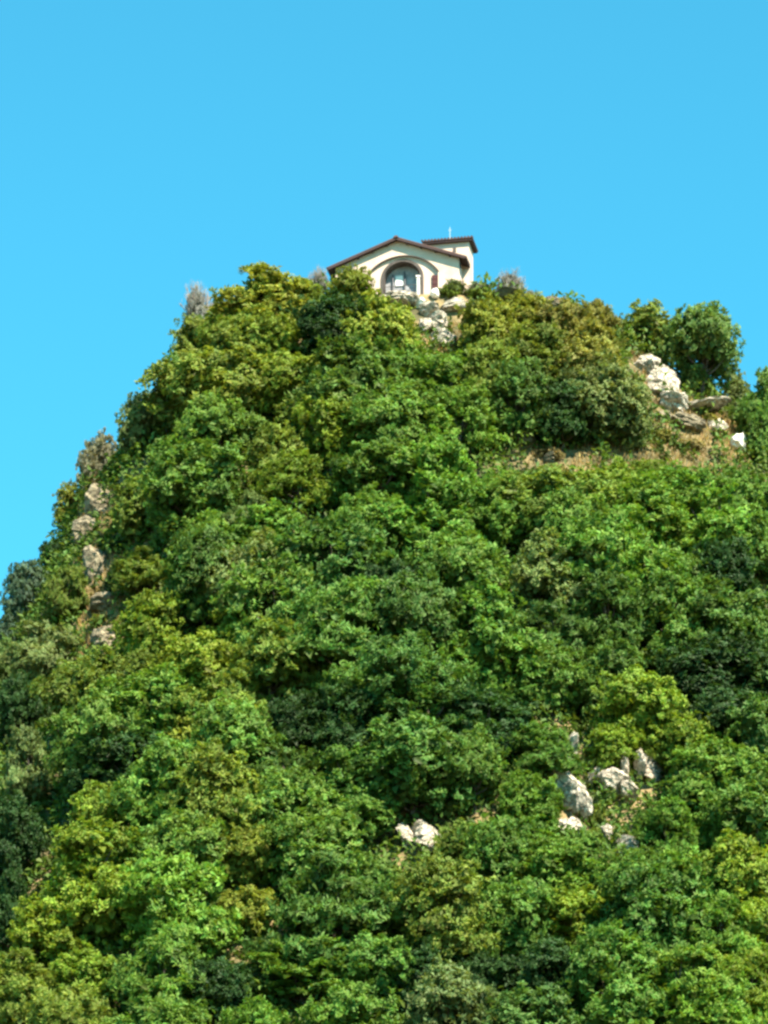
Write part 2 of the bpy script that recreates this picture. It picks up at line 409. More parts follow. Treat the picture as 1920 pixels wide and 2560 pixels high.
# ------------------------------------------------------------------ foliage prototypes
def leaf_mesh(name, pos, axis, nrm, length, width, tone, curl=0.25):
    """bent four-cornered leaves: base, two sides, tip"""
    n = len(pos)
    side = np.cross(axis, nrm); side /= np.linalg.norm(side, axis=1, keepdims=True) + 1e-9
    nn = np.cross(side, axis)
    L = length[:, None]; Wd = width[:, None]
    mid = pos + axis * L * .45
    v = np.empty((n, 4, 3))
    v[:, 0] = pos
    v[:, 1] = mid + side * Wd * .5 + nn * Wd * curl
    v[:, 2] = pos + axis * L - nn * L * curl * .6
    v[:, 3] = mid - side * Wd * .5 + nn * Wd * curl
    v = v.reshape(-1, 3)
    b = (np.arange(n) * 4)[:, None]
    tri = np.concatenate([b + np.array([[0, 1, 2]]), b + np.array([[0, 2, 3]])], 1).reshape(-1)
    me = bpy.data.meshes.new(name)
    me.vertices.add(n * 4); me.vertices.foreach_set('co', v.ravel().astype(np.float32))
    me.loops.add(n * 6); me.loops.foreach_set('vertex_index', tri.astype(np.int32))
    me.polygons.add(n * 2); me.polygons.foreach_set('loop_start', (np.arange(n * 2) * 3).astype(np.int32)); me.polygons.foreach_set('loop_total', np.full(n * 2, 3, np.int32))
    me.update(); me.validate()
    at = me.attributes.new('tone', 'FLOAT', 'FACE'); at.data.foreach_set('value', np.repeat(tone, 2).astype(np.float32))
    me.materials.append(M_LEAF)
    return me

def unit(v): return v / (np.linalg.norm(v, axis=-1, keepdims=True) + 1e-9)

def crown_proto(seed, kind='broad', n_tuft=300, per=34):
    rng = np.random.default_rng(seed)
    # lobes in a crown that is 1 in radius and about 2 high (z 0.25 .. 2.1)
    lobes = []
    nl = {'broad': 25, 'layered': 24, 'upright': 21, 'shrub': 12}[kind]
    for k in range(nl):
        for _ in range(30):
            a = rng.uniform(0, 2 * np.pi); h = rng.uniform(0, 1)
            if kind == 'upright': prof = .30 + .38 * math.sin(min(1, (1 - h) * 1.3) * np.pi * .5)
            elif kind == 'layered': prof = .80 * (1 - h) ** .6 + .12
            elif kind == 'shrub': prof = .72 * math.sqrt(max(0, 1 - h ** 2)) + .05
            else: prof = .68 * math.sqrt(max(0.04, 1 - (1.7 * h - .7) ** 2))
            r = prof * rng.uniform(.35, 1.2)
            c = np.array([math.cos(a) * r, math.sin(a) * r, .32 + 1.5 * h if kind != 'shrub' else .25 + 1.0 * h])
            rad = rng.uniform(.15, .40) * (0.75 if h > .8 else 1)
            if all(np.linalg.norm(c - l[0]) > .28 for l in lobes): break
        fl = .55 if kind == 'layered' else rng.uniform(.8, 1.25)
        lobes.append((c, rad, fl))
    tp, tn, tt = [], [], []
    cc = np.array([l[0] for l in lobes]); rr = np.array([l[1] for l in lobes]); ff = np.array([l[2] for l in lobes])
    lobe_tone = rng.random(nl)
    core = np.array([0, 0, .85])
    wts = rr ** 2 / (rr ** 2).sum()
    while len(tp) < n_tuft:
        i = rng.choice(nl, p=wts)
        u = unit(rng.normal(size=3)); u[2] = abs(u[2]) if rng.random() < .68 else u[2]
        p = cc[i] + u * rr[i] * np.array([1, 1, ff[i]]) * rng.uniform(.70, 1.5)
        q = (p - cc) / (rr[:, None] * np.stack([np.ones(nl), np.ones(nl), ff], 1))
        dd = np.linalg.norm(q, axis=1); dd[i] = 9
        if dd.min() < .68: continue
        tp.append(p); tn.append(unit(u * .55 + unit(p - core) * .4 + np.array([0, 0, .30]) + rng.normal(size=3) * .32)); tt.append(lobe_tone[i] * .45 + rng.random() * .55)
    tp, tn, tt = np.array(tp), np.array(tn), np.array(tt)
    # every spray is a twig end: leaves strung along a short bent line
    N = n_tuft * per
    T = np.repeat(np.arange(n_tuft), per)
    dirn = rng.normal(size=(n_tuft, 3)); dirn -= (dirn * tn).sum(1, keepdims=True) * tn * .75; dirn[:, 2] = np.abs(dirn[:, 2]) * 1.15; dirn = unit(dirn)
    slen = rng.uniform(.12, .30, n_tuft); bend = rng.normal(size=(n_tuft, 3)) * .07
    u = rng.uniform(-.5, .5, N)
    base_n = tn[T]; sd = dirn[T]
    sw = np.cross(base_n, sd); sw = unit(sw)
    tight = rng.uniform(.012, .034, n_tuft)[T]
    pos = tp[T] + sd * (u * slen[T])[:, None] + bend[T] * (1 - 4 * u * u)[:, None] + sw * (rng.normal(size=N) * tight)[:, None] + base_n * (rng.normal(size=N) * .02)[:, None]
    sgn = np.where(rng.random(N) < .5, -1.0, 1.0)
    ax = unit(sd * .55 + sw * (sgn * rng.uniform(.2, 1.0, N))[:, None] + base_n * rng.uniform(-.25, .35, N)[:, None] + rng.normal(size=(N, 3)) * .3 + np.array([0, 0, .26]))
    nr = unit(base_n + rng.normal(size=(N, 3)) * .33)
    ln = rng.uniform(.045, .115, N); wd = ln * rng.uniform(.32, .58, N)
    if kind == 'layered': wd *= .8; ln *= 1.1
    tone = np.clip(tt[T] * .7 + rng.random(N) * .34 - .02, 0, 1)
    # inner leaves that close the crown behind the sprays
    K = 1500
    li = rng.choice(nl, K, p=wts); uu = unit(rng.normal(size=(K, 3)))
    ip = cc[li] + uu * (rr[li] * rng.uniform(.35, .66, K))[:, None] * np.stack([np.ones(K), np.ones(K), ff[li]], 1)
    ia = unit(rng.normal(size=(K, 3))); inn = unit(uu + rng.normal(size=(K, 3)) * .3)
    il = rng.uniform(.12, .2, K)
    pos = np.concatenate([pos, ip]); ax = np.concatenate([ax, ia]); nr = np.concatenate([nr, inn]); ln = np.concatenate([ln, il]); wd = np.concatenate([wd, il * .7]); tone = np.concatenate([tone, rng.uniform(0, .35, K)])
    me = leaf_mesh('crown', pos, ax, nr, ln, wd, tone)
    # trunk with limbs towards the lobes
    bm = bmesh.new()
    lean = rng.normal(size=2) * .06
    pts = [(0, 0, -.45), (lean[0] * .3, lean[1] * .3, 0), (lean[0] * .7, lean[1] * .7, .5), (lean[0], lean[1], 1.0), (lean[0] * .6, lean[1] * .6, 1.45)]
    add_tube(bm, pts, [.075, .06, .05, .035, .015], 7)
    for c, r, _ in lobes:
        z0 = max(.2, c[2] * .55)
        s = Vector((lean[0] * .7, lean[1] * .7, z0)); e = Vector(c); m = (s + e) / 2 + Vector((0, 0, -.06))
        add_tube(bm, [s, m, e], [.028, .018, .008], 5)
    tm = bm_mesh('trunk', bm, True); tm.materials.append(M_BARK)
    return me, tm

PROTO = {
    'broad': [crown_proto(10 + k, 'broad', 450, 40) for k in range(8)],
    'layered': [crown_proto(40 + k, 'layered', 410, 40) for k in range(4)],
    'upright': [crown_proto(60 + k, 'upright', 400, 40) for k in range(4)],
    'shrub': [crown_proto(80 + k, 'shrub', 290, 40) for k in range(4)],
}

def dry_proto(seed):
    rng = random.Random(seed); bm = bmesh.new()
    def grow(p, d, ln, r, lvl):
        q = p + d * ln
        add_tube(bm, [p, (p + q) / 2 + Vector((rng.uniform(-1, 1), rng.uniform(-1, 1), rng.uniform(-1, 1))) * ln * .08, q], [r, r * .85, r * .65], 4)
        if lvl == 0: return
        for _ in range(rng.choice((3, 3, 4))):
            nd = (d + Vector((rng.uniform(-1, 1), rng.uniform(-1, 1), rng.uniform(-.35, .8))) * .75).normalized()
            grow(p + d * ln * rng.uniform(.5, 1), nd, ln * rng.uniform(.6, .8), r * .6, lvl - 1)
    for _ in range(5):
        a = rng.uniform(0, 6.28)
        grow(Vector((0, 0, -.2)), Vector((math.cos(a) * .55, math.sin(a) * .55, 1)).normalized(), .7, .035, 4)
    me = bm_mesh('branches', bm, True); me.materials.append(M_TWIG)
    return me
DRY = [dry_proto(s) for s in (1, 2)]

COLOUR = {                      # leaf colours of the kinds of tree
    'gold':   ((0.200, 0.232, 0.030), 'yellow-olive'),
    'olive':  ((0.150, 0.205, 0.034), 'olive green'),
    'brown':  ((0.205, 0.205, 0.046), 'brownish olive'),
    'lime':   ((0.168, 0.248, 0.024), 'yellow-green'),
    'bright': ((0.112, 0.228, 0.030), 'bright green'),
    'green':  ((0.096, 0.198, 0.034), 'mid green'),
    'deep':   ((0.070, 0.155, 0.034), 'deep green'),
    'dark':   ((0.028, 0.070, 0.018), 'shade-tinted green'),  # shade of the canopy hollows painted into the leaf colour
    'grey':   ((0.150, 0.198, 0.076), 'grey-green'),
    'blue':   ((0.085, 0.145, 0.090), 'blue-green'),
    'ash':    ((0.200, 0.210, 0.140), 'ash grey'),
    'straw':  ((0.340, 0.285, 0.130), 'straw-coloured'),
}
rng_t = random.Random(5)
COUNT = {'n': 0}
def blend_tone(vx, vy, colour):
    own = np.array(COLOUR[colour][0])
    if colour in ('ash', 'blue', 'dark'): return own
    pts = [(a[0], a[1], a[2]) for a in TONE] + [(a[0], a[1], a[4]) for a in SPECIAL if a[4] not in ('ash', 'blue')]
    w = np.array([math.exp(-((p[0] - vx) ** 2 + (p[1] - vy) ** 2) / (2 * 130 ** 2)) for p in pts])
    c = np.array([COLOUR[p[2]][0] for p in pts])
    if colour == 'deep': own = own * .85
    return own * .62 + .38 * (w[:, None] * c).sum(0) / w.sum()
def plant(vx, vy, w, h, colour, kind='broad', label=None, name=None, group='trees on the wooded slope', cat='tree', lift=0.0, proto=None, back=0.0):
    """a tree whose crown is centred on view point (vx, vy) and is w by h view pixels; it stands on the hill below"""
    px, py = vx * V2P, vy * V2P
    hp = h * V2P
    p, d = hit(px, py + hp * .42)
    if back:
        p = p + np.array([0, back, 0]); p[2] = float(terrain(p[0], p[1])[0])
    scl = d / F_PX
    crown_w = w * V2P * scl; crown_h = hp * scl / .93
    root = bpy.data.objects.new(name or 'broadleaf_tree', None); COL.objects.link(root)
    root.location = (p[0], p[1], p[2] - .15 + lift)
    zext = {'broad': 2.05, 'layered': 2.1, 'upright': 2.15, 'shrub': 1.5}[kind]
    sx = crown_w / 2.05
    root.scale = (sx, sx * rng_t.uniform(.9, 1.1), crown_h / zext)
    spin = Matrix.Rotation(rng_t.uniform(0, 6.283), 3, 'Z')
    lean = Euler((R(rng_t.uniform(4, 17) if vy > 800 else rng_t.uniform(-4, 5)), R(rng_t.uniform(-8, 8)), 0)).to_matrix()
    root.rotation_euler = (lean @ spin).to_euler()      # trees on the steep face lean out, downhill
    k = COUNT['n'] if proto is None else proto; COUNT['n'] += 1
    cm, tm = PROTO[kind][k % len(PROTO[kind])]
    base = blend_tone(vx, vy, colour) if kind != 'shrub' else COLOUR[colour][0]; j = rng_t.uniform(.94, 1.22); j2 = rng_t.uniform(.95, 1.06)
    tr = link('trunk', tm, None, root); cr = link('crown', cm, None, root)
    cr.color = (base[0] * j * j2, base[1] * j, base[2] * j, 1)
    tag(root, label, cat, group)
    root['view'] = (vx, vy)
    return root

# -- hand-placed plants of the skyline and other singular ones: x, y, width, height, colour, kind, label
SPECIAL = [
    (562, 680, 245, 165, 'gold', 'broad', 'broad yellow-olive tree on the skyline a little left of the chapel'),
    (655, 668, 110, 95, 'olive', 'broad', 'small olive tree in the skyline dip between chapel and broad yellow-olive tree'),
    (757, 650, 120, 140, 'gold', 'upright', 'yellow-olive tree covering the lower left corner of the chapel front'),
    (822, 738, 165, 150, 'gold', 'broad', 'yellow-olive tree directly below the chapel niche'),
    (735, 735, 170, 130, 'dark', 'broad', 'shade-tinted green tree in the hollow below the chapel, left corner'),
    (418, 755, 125, 140, 'olive', 'broad', 'olive tree bulging over the steep left skyline'),
    (520, 765, 170, 150, 'olive', 'broad', 'olive tree under the broad yellow-olive skyline tree'),
    (610, 765, 130, 130, 'lime', 'broad', 'yellow-green tree beside the dark hollow below the chapel'),
    (880, 800, 105, 100, 'bright', 'broad', 'bright green tree left of the pale rock gully foot'),
    (400, 845, 130, 130, 'deep', 'broad', 'deep green tree on the left skyline above the grey dead-looking tree'),
    (305, 925, 120, 150, 'grey', 'upright', 'grey-green upright tree on the left skyline beside the tan cliff'),
    (1045, 730, 130, 135, 'gold', 'broad', 'yellow-olive bushy tree right of the pale rock gully'),
    (1135, 705, 135, 125, 'gold', 'broad', 'golden rounded tree on the skyline right of the chapel, nearest it'),
    (1215, 735, 130, 130, 'brown', 'broad', 'brownish olive tree between golden tree and the skyline gap'),
    (1285, 710, 90, 110, 'brown', 'broad', 'small brownish skyline tree just left of the sky gap'),
    (1160, 800, 160, 130, 'olive', 'broad', 'olive tree under the golden skyline trees'),
    (1285, 800, 160, 150, 'brown', 'broad', 'brownish olive tree left of the white cliff'),
    (1050, 835, 130, 130, 'olive', 'broad', 'olive tree below the pale rock gully'),
    (1120, 890, 150, 140, 'deep', 'broad', 'deep green tree left above the tan clearing'),
    (1300, 890, 180, 150, 'grey', 'broad', 'grey-green rounded tree above the tan clearing'),
    (1215, 915, 130, 120, 'dark', 'broad', 'shade-tinted green tree above the tan clearing'),
    (1398, 712, 150, 130, 'olive', 'broad', 'light olive tree leaning on the round dark skyline tree'),
    (1510, 772, 160, 178, 'deep', 'broad', 'tall round deep green tree on the right skyline above the white cliff'),
    (1592, 800, 80, 110, 'grey', 'upright', 'grey-green slender tree on the right skyline'),
    (1650, 905, 115, 140, 'green', 'broad', 'mid green tree cut by the right edge of the picture, at the skyline'),
    (1652, 955, 75, 110, 'green', 'broad', 'mid green tree beside the square white boulder'),
    (1390, 1045, 85, 60, 'lime', 'broad', 'yellow-green tree at the foot of the tan clearing'),
    (205, 935, 95, 125, 'ash', 'broad', 'ash grey tree sticking out of the left skyline'),
    (152, 1085, 85, 110, 'gold', 'broad', 'yellow-olive bushy tree on the left skyline below the grey tree'),
    (118, 1165, 70, 90, 'dark', 'broad', 'shade-tinted green tree behind the yellow-olive tree of the left skyline'),
    (58, 1235, 115, 165, 'blue', 'upright', 'blue-green tree at the far left skyline'),
    (20, 1330, 90, 130, 'blue', 'upright', 'blue-green tree cut by the left edge, at the skyline'),
    (138, 1305, 110, 150, 'olive', 'layered', 'olive conifer-like tree with layered boughs left of the tan cliff'),
    (300, 1110, 170, 150, 'olive', 'broad', 'olive tree right of the dry grassy cliff edge'),
    (320, 1245, 165, 105, 'olive', 'layered', 'olive tree with flat spreading boughs over the dark cliff hollow'),
    (100, 1430, 150, 130, 'grey', 'layered', 'grey-green layered tree in shade at the left edge of the hill'),
    (335, 1385, 150, 140, 'lime', 'broad', 'yellow-green round tree right of the lower tan cliff'),
    (70, 1690, 105, 150, 'grey', 'upright', 'grey-green tree standing in the dark left hollow'),
    (25, 1560, 100, 140, 'dark', 'broad', 'shade-tinted green tree in the upper part of the dark left hollow'),
    (30, 1850, 130, 170, 'dark', 'broad', 'shade-tinted green tree in the lower part of the dark left hollow'),
    (20, 1990, 90, 140, 'dark', 'broad', 'shade-tinted green tree at the foot of the dark left hollow'),
    (20, 1450, 80, 100, 'deep', 'broad', 'deep green tree at the left edge under the blue-green tree'),
    (225, 1800, 120, 150, 'lime', 'upright', 'yellow-green pointed tree rising beside the dark left hollow'),
    (400, 1620, 130, 110, 'gold', 'broad', 'yellow-olive tree among greens in the lower left slope'),
    (535, 1860, 120, 110, 'gold', 'broad', 'yellow-olive tree a good way left of the two pale rocks'),
    (540, 1985, 110, 100, 'gold', 'broad', 'lower yellow-olive tree left of the two pale rocks'),
    (1370, 1560, 185, 150, 'lime', 'broad', 'large yellow-green tree above the white rocks of the lower slope'),
    (1490, 1640, 150, 130, 'lime', 'broad', 'yellow-green tree right above the white rocks of the lower slope'),
    (1330, 1625, 110, 85, 'lime', 'broad', 'small yellow-green tree touching the top of the white rocks'),
    (1450, 1430, 120, 60, 'lime', 'layered', 'flat yellow-green bough of a small tree over the dark right hollow'),
    (820, 1520, 180, 70, 'bright', 'layered', 'bright green flat-topped tree over the dark central hollow'),
    (660, 2110, 250, 120, 'bright', 'layered', 'bright green wide tree at the bottom edge left of centre'),
    (400, 985, 160, 130, 'green', 'layered', 'mid green drooping tree over a black hollow on the upper left slope'),
]
# pieces of the picture that stay open: rocks, clearings, hollows (view x0, y0, x1, y1)
OPEN = [(900, 640, 1010, 760), (1345, 765, 1480, 900), (1400, 870, 1610, 1000), (1130, 965, 1590, 1025), (1200, 1625, 1262, 1800), (1305, 1650, 1420, 1730),
        (862, 1795, 945, 1855), (165, 1060, 250, 1130), (180, 1200, 260, 1420), (215, 925, 255, 1020), (540, 1030, 570, 1110)]
# colours by eye across the slope, shade of the hollows included: view x, y, colour
TONE = [(480, 860, 'olive'), (640, 860, 'lime'), (760, 850, 'deep'), (860, 860, 'green'), (980, 870, 'bright'), (600, 960, 'olive'), (720, 950, 'lime'), (850, 960, 'green'), (1000, 940, 'bright'), (480, 960, 'green'),
        (420, 1090, 'green'), (540, 1060, 'grey'), (650, 1060, 'lime'), (800, 1050, 'green'), (950, 1060, 'bright'), (1080, 1040, 'bright'), (1220, 1105, 'olive'), (1350, 1100, 'lime'), (1480, 1090, 'bright'), (1600, 1085, 'green'),
        (470, 1180, 'bright'), (620, 1190, 'bright'), (780, 1160, 'green'), (930, 1150, 'bright'), (1100, 1150, 'bright'), (1250, 1180, 'green'), (1400, 1170, 'bright'), (1550, 1170, 'bright'), (1640, 1190, 'green'),
        (450, 1290, 'deep'), (560, 1300, 'grey'), (720, 1270, 'deep'), (840, 1290, 'dark'), (1000, 1270, 'green'), (1170, 1290, 'grey'), (1330, 1260, 'bright'), (1440, 1290, 'green'), (1570, 1300, 'dark'),
        (470, 1390, 'lime'), (620, 1380, 'green'), (760, 1390, 'green'), (900, 1390, 'deep'), (1050, 1400, 'bright'), (1200, 1390, 'deep'), (1320, 1360, 'deep'), (1450, 1380, 'green'), (1600, 1400, 'deep'),
        (300, 1480, 'olive'), (450, 1480, 'lime'), (600, 1480, 'olive'), (740, 1480, 'green'), (880, 1500, 'deep'), (1030, 1470, 'bright'), (1180, 1480, 'green'), (1300, 1480, 'deep'), (1560, 1490, 'dark'), (1640, 1500, 'deep'),
        (170, 1540, 'olive'), (330, 1560, 'green'), (500, 1580, 'olive'), (650, 1600, 'dark'), (780, 1610, 'dark'), (920, 1600, 'deep'), (1060, 1590, 'dark'), (1180, 1590, 'green'), (1580, 1600, 'dark'), (1640, 1640, 'deep'),
        (210, 1640, 'green'), (280, 1680, 'dark'), (490, 1680, 'green'), (600, 1690, 'deep'), (760, 1700, 'green'), (900, 1680, 'deep'), (1030, 1690, 'green'), (1150, 1680, 'bright'), (1530, 1730, 'bright'), (1620, 1740, 'green'),
        (340, 1760, 'green'), (470, 1770, 'olive'), (640, 1790, 'green'), (770, 1790, 'green'), (1010, 1790, 'olive'), (1130, 1780, 'green'), (1260, 1850, 'green'), (1430, 1800, 'bright'), (1560, 1830, 'green'), (1640, 1850, 'deep'),
        (180, 1920, 'lime'), (320, 1890, 'green'), (430, 1890, 'green'), (660, 1900, 'green'), (800, 1900, 'green'), (950, 1910, 'olive'), (1090, 1900, 'green'), (1220, 1920, 'bright'), (1370, 1920, 'green'), (1490, 1930, 'bright'), (1620, 1950, 'lime'),
        (110, 2050, 'lime'), (250, 2010, 'green'), (390, 2010, 'bright'), (700, 2010, 'deep'), (830, 2010, 'green'), (970, 2010, 'olive'), (1110, 2000, 'green'), (1250, 2020, 'lime'), (1400, 2030, 'deep'), (1540, 2050, 'bright'), (1640, 2060, 'lime'),
        (60, 2160, 'olive'), (210, 2140, 'lime'), (360, 2140, 'green'), (480, 2150, 'dark'), (820, 2130, 'green'), (920, 2140, 'dark'), (1060, 2120, 'dark'), (1190, 2130, 'dark'), (1330, 2150, 'green'), (1470, 2160, 'bright'), (1600, 2170, 'lime'),
        (120, 2260, 'olive'), (330, 2260, 'green'), (560, 2270, 'bright'), (760, 2270, 'bright'), (980, 2260, 'grey'), (1150, 2260, 'deep'), (1350, 2270, 'green'), (1550, 2270, 'bright')]

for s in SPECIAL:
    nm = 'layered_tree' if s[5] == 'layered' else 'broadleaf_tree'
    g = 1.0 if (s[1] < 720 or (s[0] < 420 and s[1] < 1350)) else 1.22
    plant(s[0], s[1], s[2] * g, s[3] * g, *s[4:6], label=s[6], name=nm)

LANDMARKS = [(870, 600, 'the chapel niche'), (1508, 750, 'the tall round skyline tree'), (1310, 1700, 'the white rocks'), (905, 1825, 'the two pale rocks'),
             (1300, 990, 'the tan clearing'), (195, 950, 'the ash grey tree'), (225, 1380, 'the lower tan cliff'), (565, 665, 'the broad skyline tree'), (1370, 1560, 'the large yellow-green tree'), (58, 1235, 'the blue-green skyline tree')]
NUM = ['', 'one crown', 'two crowns', 'three crowns', 'four crowns', 'five crowns', 'six crowns', 'seven crowns']
used = set()
def auto_label(vx, vy, colour, size):
    for lx, ly, nm in sorted(LANDMARKS, key=lambda l: (l[0] - vx) ** 2 + (l[1] - vy) ** 2):
        dx = round((vx - lx) / 140); dy = round((vy - ly) / 100)
        if abs(dx) > 7 or abs(dy) > 7 or (dx == 0 and dy == 0): continue
        bits = []
        if dx: bits.append(NUM[abs(dx)] + (' right' if dx > 0 else ' left'))
        if dy: bits.append(NUM[abs(dy)] + (' below' if dy > 0 else ' above'))
        txt = ' and '.join(bits)
        if bits[-1].endswith(('left', 'right')): txt += ' of'
        lab = f'{size}{colour} tree {txt} {nm}'
        if lab not in used:
            used.add(lab); return lab
    lab = f'{size}{colour} tree near the bottom of the wooded slope'; used.add(lab); return lab

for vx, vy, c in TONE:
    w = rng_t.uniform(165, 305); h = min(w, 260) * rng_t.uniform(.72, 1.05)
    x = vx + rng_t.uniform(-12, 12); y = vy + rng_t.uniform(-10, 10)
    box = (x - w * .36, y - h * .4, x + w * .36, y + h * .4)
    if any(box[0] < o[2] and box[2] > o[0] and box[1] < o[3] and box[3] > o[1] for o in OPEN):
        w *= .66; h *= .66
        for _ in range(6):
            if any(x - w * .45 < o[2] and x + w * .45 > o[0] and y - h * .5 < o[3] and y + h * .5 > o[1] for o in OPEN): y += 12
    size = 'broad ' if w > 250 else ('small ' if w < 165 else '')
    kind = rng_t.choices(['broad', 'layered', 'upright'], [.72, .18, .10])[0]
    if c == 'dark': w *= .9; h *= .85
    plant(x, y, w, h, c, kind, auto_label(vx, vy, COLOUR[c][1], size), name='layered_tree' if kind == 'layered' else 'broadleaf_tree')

# -- shrubs
SHRUBS = [
    (985, 605, 70, 34, 'grey', 'grey-green low shrub against the right end of the chapel front'),
    (1035, 612, 60, 34, 'ash', 'pale grey-green shrub right of the chapel corner'),
    (975, 632, 60, 28, 'olive', 'olive low shrub below the red shutter side of the chapel'),
    (1040, 636, 70, 26, 'olive', 'olive low shrub on the rock ledge right of the chapel'),
    (1150, 640, 30, 34, 'ash', 'small grey shrub on the skyline between grey bush and golden tree'),
    (1240, 650, 40, 30, 'brown', 'small brownish shrub on the skyline above the brownish trees'),
    (1430, 945, 50, 30, 'brown', 'low brownish shrub at the foot of the white cliff'),
    (1530, 905, 50, 28, 'brown', 'low brownish shrub on the scree right of the white slab'),
    (1205, 1030, 60, 40, 'brown', 'low brownish shrub at the lower edge of the tan clearing'),
    (1280, 1040, 60, 40, 'brown', 'second low brownish shrub at the lower edge of the tan clearing'),
    (215, 1345, 50, 30, 'brown', 'brownish shrub on the lower tan cliff'),
    (255, 1180, 50, 40, 'dark', 'shade-tinted green shrub in the hollow of the tan cliff'),
    (245, 1270, 50, 40, 'dark', 'shade-tinted green shrub under the flat spreading olive boughs'),
    (1275, 1775, 60, 45, 'olive', 'olive shrub between the white rocks'),
    (1270, 1680, 50, 50, 'grey', 'grey-green shrub between the two groups of white rocks'),
    (205, 1050, 46, 50, 'straw', 'dry straw-coloured shrub under the ash grey tree'),
    (232, 1140, 50, 44, 'straw', 'dry straw-coloured shrub on the tan cliff below its dry edge'),
    (185, 1290, 44, 40, 'straw', 'dry straw-coloured shrub left of the tan ledge'),
    (250, 1350, 50, 44, 'straw', 'dry straw-coloured shrub above the lower tan cliff'),
    (215, 1440, 56, 44, 'straw', 'dry straw-coloured shrub at the foot of the lower tan cliff'),
    (1185, 985, 60, 26, 'straw', 'low straw-coloured shrub in the left half of the tan clearing'),
    (1490, 962, 70, 26, 'straw', 'low straw-coloured shrub below the scree at right'),
    (1290, 1730, 50, 60, 'olive', 'olive shrub in front of the wide white rock'),
    (1262, 1800, 60, 55, 'lime', 'yellow-green shrub below the tall white rock'),
    (1200, 1690, 46, 50, 'green', 'mid green shrub on the left flank of the white rocks'),
    (1390, 1735, 60, 50, 'green', 'mid green shrub under the rightmost white rock'),
    (1330, 1770, 60, 50, 'olive', 'olive shrub above the smallest white rock'),
    (895, 1862, 60, 44, 'olive', 'olive shrub under the two pale rocks'),
    (955, 1790, 50, 45, 'olive', 'olive shrub right above the two pale rocks'),
]
for (x, y, w, h, c, lab) in SHRUBS:
    plant(x, y, w, h, c, 'shrub', lab, name='shrub', group='shrubs among the rocks', cat='shrub', back=-.8 if y > 1600 else 0)
for i, (x, y, w, h, lab) in enumerate([(428, 610, 105, 175, 'bare grey bush on the left skyline beside the broad yellow-olive tree'),
                                       (1103, 590, 80, 95, 'bare grey bush on the skyline right of the chapel'),
                                       (690, 605, 60, 90, 'bare grey bush against the left corner of the chapel'),
                                       (1140, 622, 40, 40, 'smaller bare grey bush right of the larger one beside the chapel')]):
    p, d = hit(x * V2P, (y + h * .45) * V2P); s = d / F_PX * V2P
    root = bpy.data.objects.new('bare_bush', None); COL.objects.link(root)
    root.location = (p[0], p[1], p[2] - .05); root.scale = (w * s / 2.0, w * s / 2.0, h * s / 1.75); root.rotation_euler = (0, 0, i * 1.3)
    link('branches', DRY[i % 2], None, root)
    cr = link('crown', PROTO['shrub'][i % 4][0], None, root); cr.color = (0.22, 0.23, 0.21, 1); cr.scale = (.62, .62, .8)
    tag(root, lab, 'bush', 'bare bushes on the skyline')

# ------------------------------------------------------------------ rocks
def rock_proto(seed):
    rng = np.random.default_rng(seed)
    bm = bmesh.new(); bmesh.ops.create_icosphere(bm, subdivisions=4, radius=1)
    planes = unit(rng.normal(size=(26, 3))); offs = rng.uniform(.60, 1.0, 26)
    for v in bm.verts:
        u = np.array(v.co); u /= np.linalg.norm(u)
        dd = planes @ u; r = 1.15
        for k in range(26):
            if dd[k] > .05: r = min(r, offs[k] / dd[k])
        p = u * r
        r *= 1 + .13 * float(vnoise(p[0] * 3 + 7, p[2] * 5 + p[1] * 2, seed)) + .13 * float(vnoise(p[1] * 7, p[2] * 9 + p[0] * 4, seed + 9))
        strat = .022 * math.sin(p[2] * 14 + 3 * float(vnoise(p[0] * 2, p[1] * 2, seed + 3)))
        v.co = Vector(u * (r + strat))
    return bm_mesh('rock', bm)
ROCKM = [rock_proto(s) for s in range(8)]
ROCKT = [m.copy() for m in ROCKM]
for m in ROCKM: m.materials.append(M_ROCK)
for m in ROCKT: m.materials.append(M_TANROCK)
ROCKW = [ROCKM[k].copy() for k in (0, 3)]
for m in ROCKW: m.materials.clear(); m.materials.append(M_WHITE)
